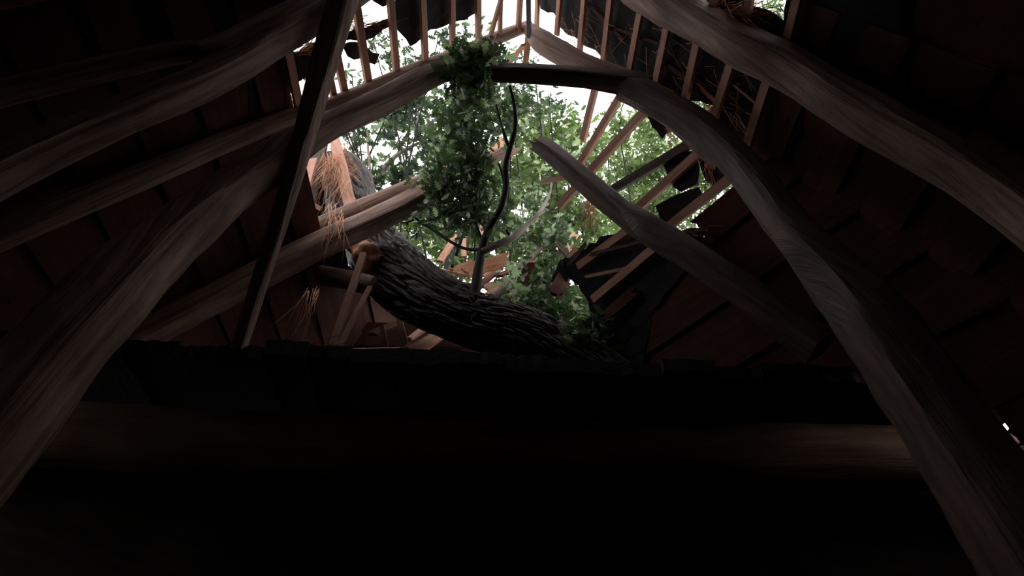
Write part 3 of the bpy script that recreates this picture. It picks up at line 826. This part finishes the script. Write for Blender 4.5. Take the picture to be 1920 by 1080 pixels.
branch(oak, [(843, 205, 3.3, 3), (856, 185, 3.2, 3), (858, 160, 3.1, 2)], seed=312)
branch(oak, [(920, 560, 4.5, 20), (945, 540, 4.55, 17), (975, 500, 4.6, 13), (1000, 478, 4.6, 9), (1030, 455, 4.6, 6), (1075, 430, 4.6, 4)], 'limb', seed=313, label='grey mossy limb beyond the trunk')
branch(oak, [(1060, 545, 4.3, 5), (1020, 520, 4.4, 4), (990, 535, 4.4, 3)], seed=314)

def spray(parent, specs, size, mat, label, name='foliage', st=11, **kw):
    C = np.concatenate([spray_points(*s)[0] for s in specs])
    o = leaves(name, C, size, M[mat], parent, st=st, **kw)
    if label: o['label'] = label
    return o
# cx, cy, Y, rx, ry, count
spray(oak, [(885, 125, 2.15, 40, 36, 200), (872, 165, 2.3, 30, 30, 150), (912, 102, 2.15, 28, 18, 90)], .125, 'leaf_near', 'leaves hanging over the collar beam')
spray(oak, [(872, 225, 2.9, 60, 60, 420), (940, 215, 3.0, 55, 45, 190), (872, 290, 3.1, 56, 45, 300), (985, 200, 3.3, 40, 35, 90)], .125, 'leaf_near', 'dark leaves in the middle of the hole')
spray(oak, [(870, 360, 3.5, 72, 50, 480), (820, 340, 3.5, 45, 45, 200), (900, 400, 3.6, 50, 25, 170), (840, 405, 3.7, 45, 22, 130)], .125, 'leaf_near', 'dense dark leaves before the broken rafter')
spray(oak, [(1000, 430, 4.5, 60, 40, 170), (985, 370, 4.3, 50, 45, 150), (1040, 440, 4.6, 50, 30, 120), (945, 420, 4.4, 40, 40, 90)], .125, 'leaf_near', 'paler leaves by the grey side branch', tone=.75)
spray(oak, [(975, 540, 4.45, 28, 26, 50), (965, 510, 4.5, 22, 14, 26), (1040, 300, 4.3, 45, 40, 60)], .15, 'leaf_near', 'silvery upturned leaves', tone=1.0)
spray(oak, [(1030, 530, 4.6, 50, 40, 220), (1060, 580, 4.5, 60, 35, 300), (1120, 620, 4.3, 60, 45, 420), (1000, 570, 4.6, 40, 25, 120), (1090, 650, 4.1, 60, 28, 200), (1045, 475, 4.7, 40, 25, 90)], .12, 'leaf_near', 'dark leaves lying on the loft right of the trunk')

# ================================================================== STANDING TREES OUTSIDE
def standing_tree(label, base, specs, size, mat, branches=(), r0=.24, group='trees standing beyond the broken roof', st=6, fork=None, tone=None, name='standing_tree'):
    pts = [spray_points(*s) for s in specs]
    cen = sum((p[1] for p in pts), Vector()) / len(pts)
    base = Vector((base[0], base[1], -.12))
    t = empty(name, base); tag(t, label, 'tree', group)
    fk = Vector(fork) if fork else base.lerp(cen, .55); fk = Vector((base.x * .6 + fk.x * .4, base.y * .6 + fk.y * .4, fk.z))
    V, F, UV = sweep([base, base.lerp(fk, .5) + Vector((.1, .1, 0)), fk], [r0 * 1.3, r0, r0 * .75], n=18, step=.25, jit=.1, seed=len(label), ref=(0, 1, 0))
    mesh_obj('trunk', V, F, UV, M['bark'], t)
    for i, (P, c, tips) in enumerate(pts):
        midp = fk.lerp(c, .5) + Vector((random.uniform(-.9, .9), random.uniform(.4, 1.2), random.uniform(-.9, .3)))
        V, F, UV = sweep([fk - Vector((0, 0, .2)), midp, c], [r0 * .4, r0 * .15, r0 * .06], n=8, step=.15, jit=.1, seed=i)
        for tp_ in tips[:14]:
            q = Vector(tp_)
            v2, f2, u2 = sweep([c.lerp(q, .02), c.lerp(q, .5) + Vector((0, 0, .06)), q], [r0 * .07, r0 * .05, r0 * .02], n=5, step=.2)
            b0 = len(V); V += v2; UV += u2; F += [tuple(k + b0 for k in f) for f in f2]
        mesh_obj('branch', V, F, UV, M['twig'], t)
    for b in branches: branch(t, b, 'limb')
    C = np.concatenate([p[0] for p in pts])
    leaves('foliage', C, size, M[mat], t, st=st, tone=tone)
    return t

standing_tree('blue-green tree seen left of the hanging leaves under the hewn rafter', (-3.4, 9.0),
    [(665, 240, 6.4, 26, 40, 80, .5), (725, 215, 6.4, 50, 30, 170, .6), (790, 195, 6.4, 50, 40, 260, .7), (815, 265, 6.6, 50, 40, 260, .8), (748, 262, 6.6, 18, 22, 40, .3), (700, 300, 6.8, 24, 14, 26, .4), (690, 345, 6.8, 35, 22, 80, .5), (750, 328, 6.8, 50, 24, 150, .5)],
    .25, 'leaf_left', branches=[[(694, 352, 6.8, 11), (720, 315, 6.7, 10), (748, 288, 6.6, 8), (785, 268, 6.6, 5)], [(700, 352, 6.5, 5), (692, 300, 6.5, 5), (688, 245, 6.4, 4)]], st=11)
standing_tree('bright green leafy tree right of the dark upright branch, behind the fan of battens', (2.6, 10.5),
    [(1000, 240, 7.0, 70, 45, 468, 1), (1060, 300, 7.2, 70, 55, 546, 1), (1000, 330, 7.2, 60, 45, 390, 1), (1075, 225, 7.0, 30, 35, 117, .8), (1160, 240, 7.4, 30, 40, 156, .8), (1030, 390, 7.5, 60, 40, 390, 1)],
    .24, 'leaf_far', branches=[[(1117, 380, 8.5, 9), (1113, 320, 8.3, 8), (1104, 270, 8.1, 5)], [(1124, 360, 8.5, 6), (1122, 310, 8.3, 5), (1128, 280, 8.2, 3)]], st=11)
standing_tree('fine-leaved bright tree at the right side of the hole behind the felt scraps', (6.0, 13.0),
    [(1220, 250, 9.0, 50, 50, 775, 1), (1190, 320, 9.2, 70, 50, 1125, 1), (1260, 320, 9.0, 60, 60, 1000, 1), (1170, 400, 9.5, 60, 50, 750, 1), (1240, 395, 9.3, 60, 50, 875, 1), (1320, 350, 9.0, 50, 50, 625, 1), (1310, 215, 8.5, 40, 40, 500, 1), (1140, 290, 9.4, 40, 60, 375, 1), (1120, 450, 9.6, 45, 30, 250, 1)],
    .19, 'leaf_far', st=6)
standing_tree('sparse tree showing between the upper left battens', (-1.0, 8.2),
    [(575, 75, 3.6, 18, 14, 12, .3), (700, 75, 3.9, 26, 30, 40, .4), (735, 110, 4.0, 30, 26, 50, .4), (820, 80, 4.0, 40, 24, 70, .5), (905, 45, 3.8, 16, 22, 26, .3), (870, 65, 3.9, 26, 18, 36, .4), (660, 145, 4.2, 22, 24, 40, .4), (610, 155, 4.2, 20, 24, 40, .4), (780, 110, 4.2, 30, 16, 40, .4), (580, 165, 4.2, 10, 22, 22, .3)],
    .15, 'leaf_left', st=11, r0=.14)
standing_tree('tree with drooping leaves seen just below the ridge point', (1.0, 11.5),
    [(950, 105, 4.6, 30, 26, 70, .5), (1000, 110, 4.6, 20, 18, 26, .4), (960, 165, 5.0, 60, 28, 130, .6), (1030, 190, 5.2, 50, 22, 80, .6), (905, 160, 5.0, 40, 30, 100, .6)],
    .14, 'leaf_left', st=11, r0=.16)
standing_tree('low leafy tree beyond the trunk at the bottom of the hole', (0.4, 9.6),
    [(790, 385, 7.6, 60, 35, 400, .8), (830, 440, 7.8, 60, 40, 350, .8), (780, 440, 7.8, 34, 40, 112, .8), (920, 440, 7.8, 70, 45, 525, .8), (990, 460, 7.8, 60, 35, 400, .8), (1060, 420, 7.8, 50, 40, 300, .8), (860, 490, 7.8, 60, 25, 187, .8), (940, 330, 7.8, 60, 70, 525, 1), (1110, 420, 7.9, 40, 26, 187, .8), (1080, 480, 7.9, 40, 24, 150, .8)],
    .23, 'leaf_far', st=6, r0=.2)
standing_tree('tree showing in the small gap at the top right corner', (9.0, 6.0),
    [(1400, 0, 2.9, 40, 20, 60, .3), (1460, 10, 2.9, 30, 30, 80, .3), (1480, 40, 2.9, 12, 20, 20, .2)],
    .11, 'leaf_far', st=11, r0=.14)

# more of the smashed roof lying beyond the trunk
deb = [
 ('broken red-brown board on edge beyond the trunk below the leaf fork', 5.1, (890, 545), 5.3, (940, 500), 18, 'red', .25),
 ('tilted brown board beyond the trunk behind the grey mossy limb', 5.2, (930, 520), 5.3, (1000, 490), 20, 'red', .25),
 ('short orange splinter beyond the trunk left of the mossy limb', 5.0, (905, 520), 5.1, (936, 498), 8, 'fresh', .5),
 ('red board leaning back beyond the silvery leaves', 5.2, (960, 560), 5.3, (1010, 500), 22, 'red', .25),
 ('brown lath lying level just above the trunk left of the upright branch', 5.0, (800, 500), 5.0, (880, 518), 9, 'batten', .5),
 ('dark board lying behind the base of the upright branch', 5.1, (850, 530), 5.2, (930, 540), 24, 'dark', .25),
 ('pale pink lath end above the trunk at the left of the low leaves', 5.0, (836, 478), 5.2, (858, 440), 8, 'batten', .5),
 ('thin brown lath crossing behind the silvery leaves', 5.0, (940, 560), 5.2, (1030, 520), 8, 'batten', .5),
 ('red-brown board scrap in the gap under the trunk beside the short batten', 4.9, (690, 630), 5.0, (750, 605), 24, 'red', .25),
 ('brown board scrap behind the upright batten under the trunk', 5.0, (765, 640), 5.0, (800, 612), 22, 'batten', .25),
 ('thin level lath lying on the loft edge under the trunk', 3.3, (650, 655), 3.35, (770, 652), 5, 'batten', .5),
]
for i, (lab, Y0, a, Y1, b, w, mt, hk) in enumerate(deb):
    loose('roof_lath' if w < 12 else 'roof_board', lab, Y0, a, Y1, b, w, mt, 'lath' if w < 12 else 'board', hk=hk, seed=260 + i, jag=(.08, .1), nrm=(.2 * (i % 3 - 1), -1, .8))

for i, (lab, a, b, w) in enumerate([
    ('loose diagonal lath under the felt near the heavy upper right rafter', (1102, 6), (1172, 78), 7),
    ('loose diagonal lath crossing under the middle right felt', (1228, 104), (1320, 172), 8),
    ('short diagonal lath at the small sky gap by the curved rafter', (1300, 150), (1348, 196), 8),
    ('thin pale lath under the outer right felt', (1352, 140), (1420, 196), 4),
    ('thin lath lying level between the right battens below the ridge', (1150, 52), (1240, 84), 5)]):
    A_, B_ = RIGHT.off(.05).hit(*a), RIGHT.off(.05).hit(*b)
    ww = w * depth(A_) / FPX
    stick('roof_lath', lab, 'lath', A_, B_, ww, ww * .5, RIGHT.n, M['batten' if i == 3 else 'fresh' if i == 2 else 'red'], 'loose laths under the right felt', seed=290 + i, jag=(.05, .05))
for i, (lab, a, b, w) in enumerate([
    ('dark lath stuck in the sagging felt below its upper edge', (1102, 478), (1206, 452), 7),
    ('brown splintered lath hanging over the sagging felt', (1092, 520), (1190, 500), 6),
    ('broken lath sticking up at the left end of the sagging felt', (1064, 500), (1102, 452), 8),
    ('red-brown board scrap on the sagging felt near the loft', (1128, 600), (1196, 540), 20)]):
    A_, B_ = FACET.off(-.02).hit(*a), FACET.off(.03).hit(*b)
    ww = w * depth(A_) / FPX
    stick('roof_board' if w > 12 else 'roof_lath', lab, 'board' if w > 12 else 'lath', A_, B_, ww, ww * .35, FACET.n, M['red' if i > 2 else 'batten' if i == 1 else 'dark'], 'scraps on the sagging felt', seed=300 + i, jag=(.07, .07))
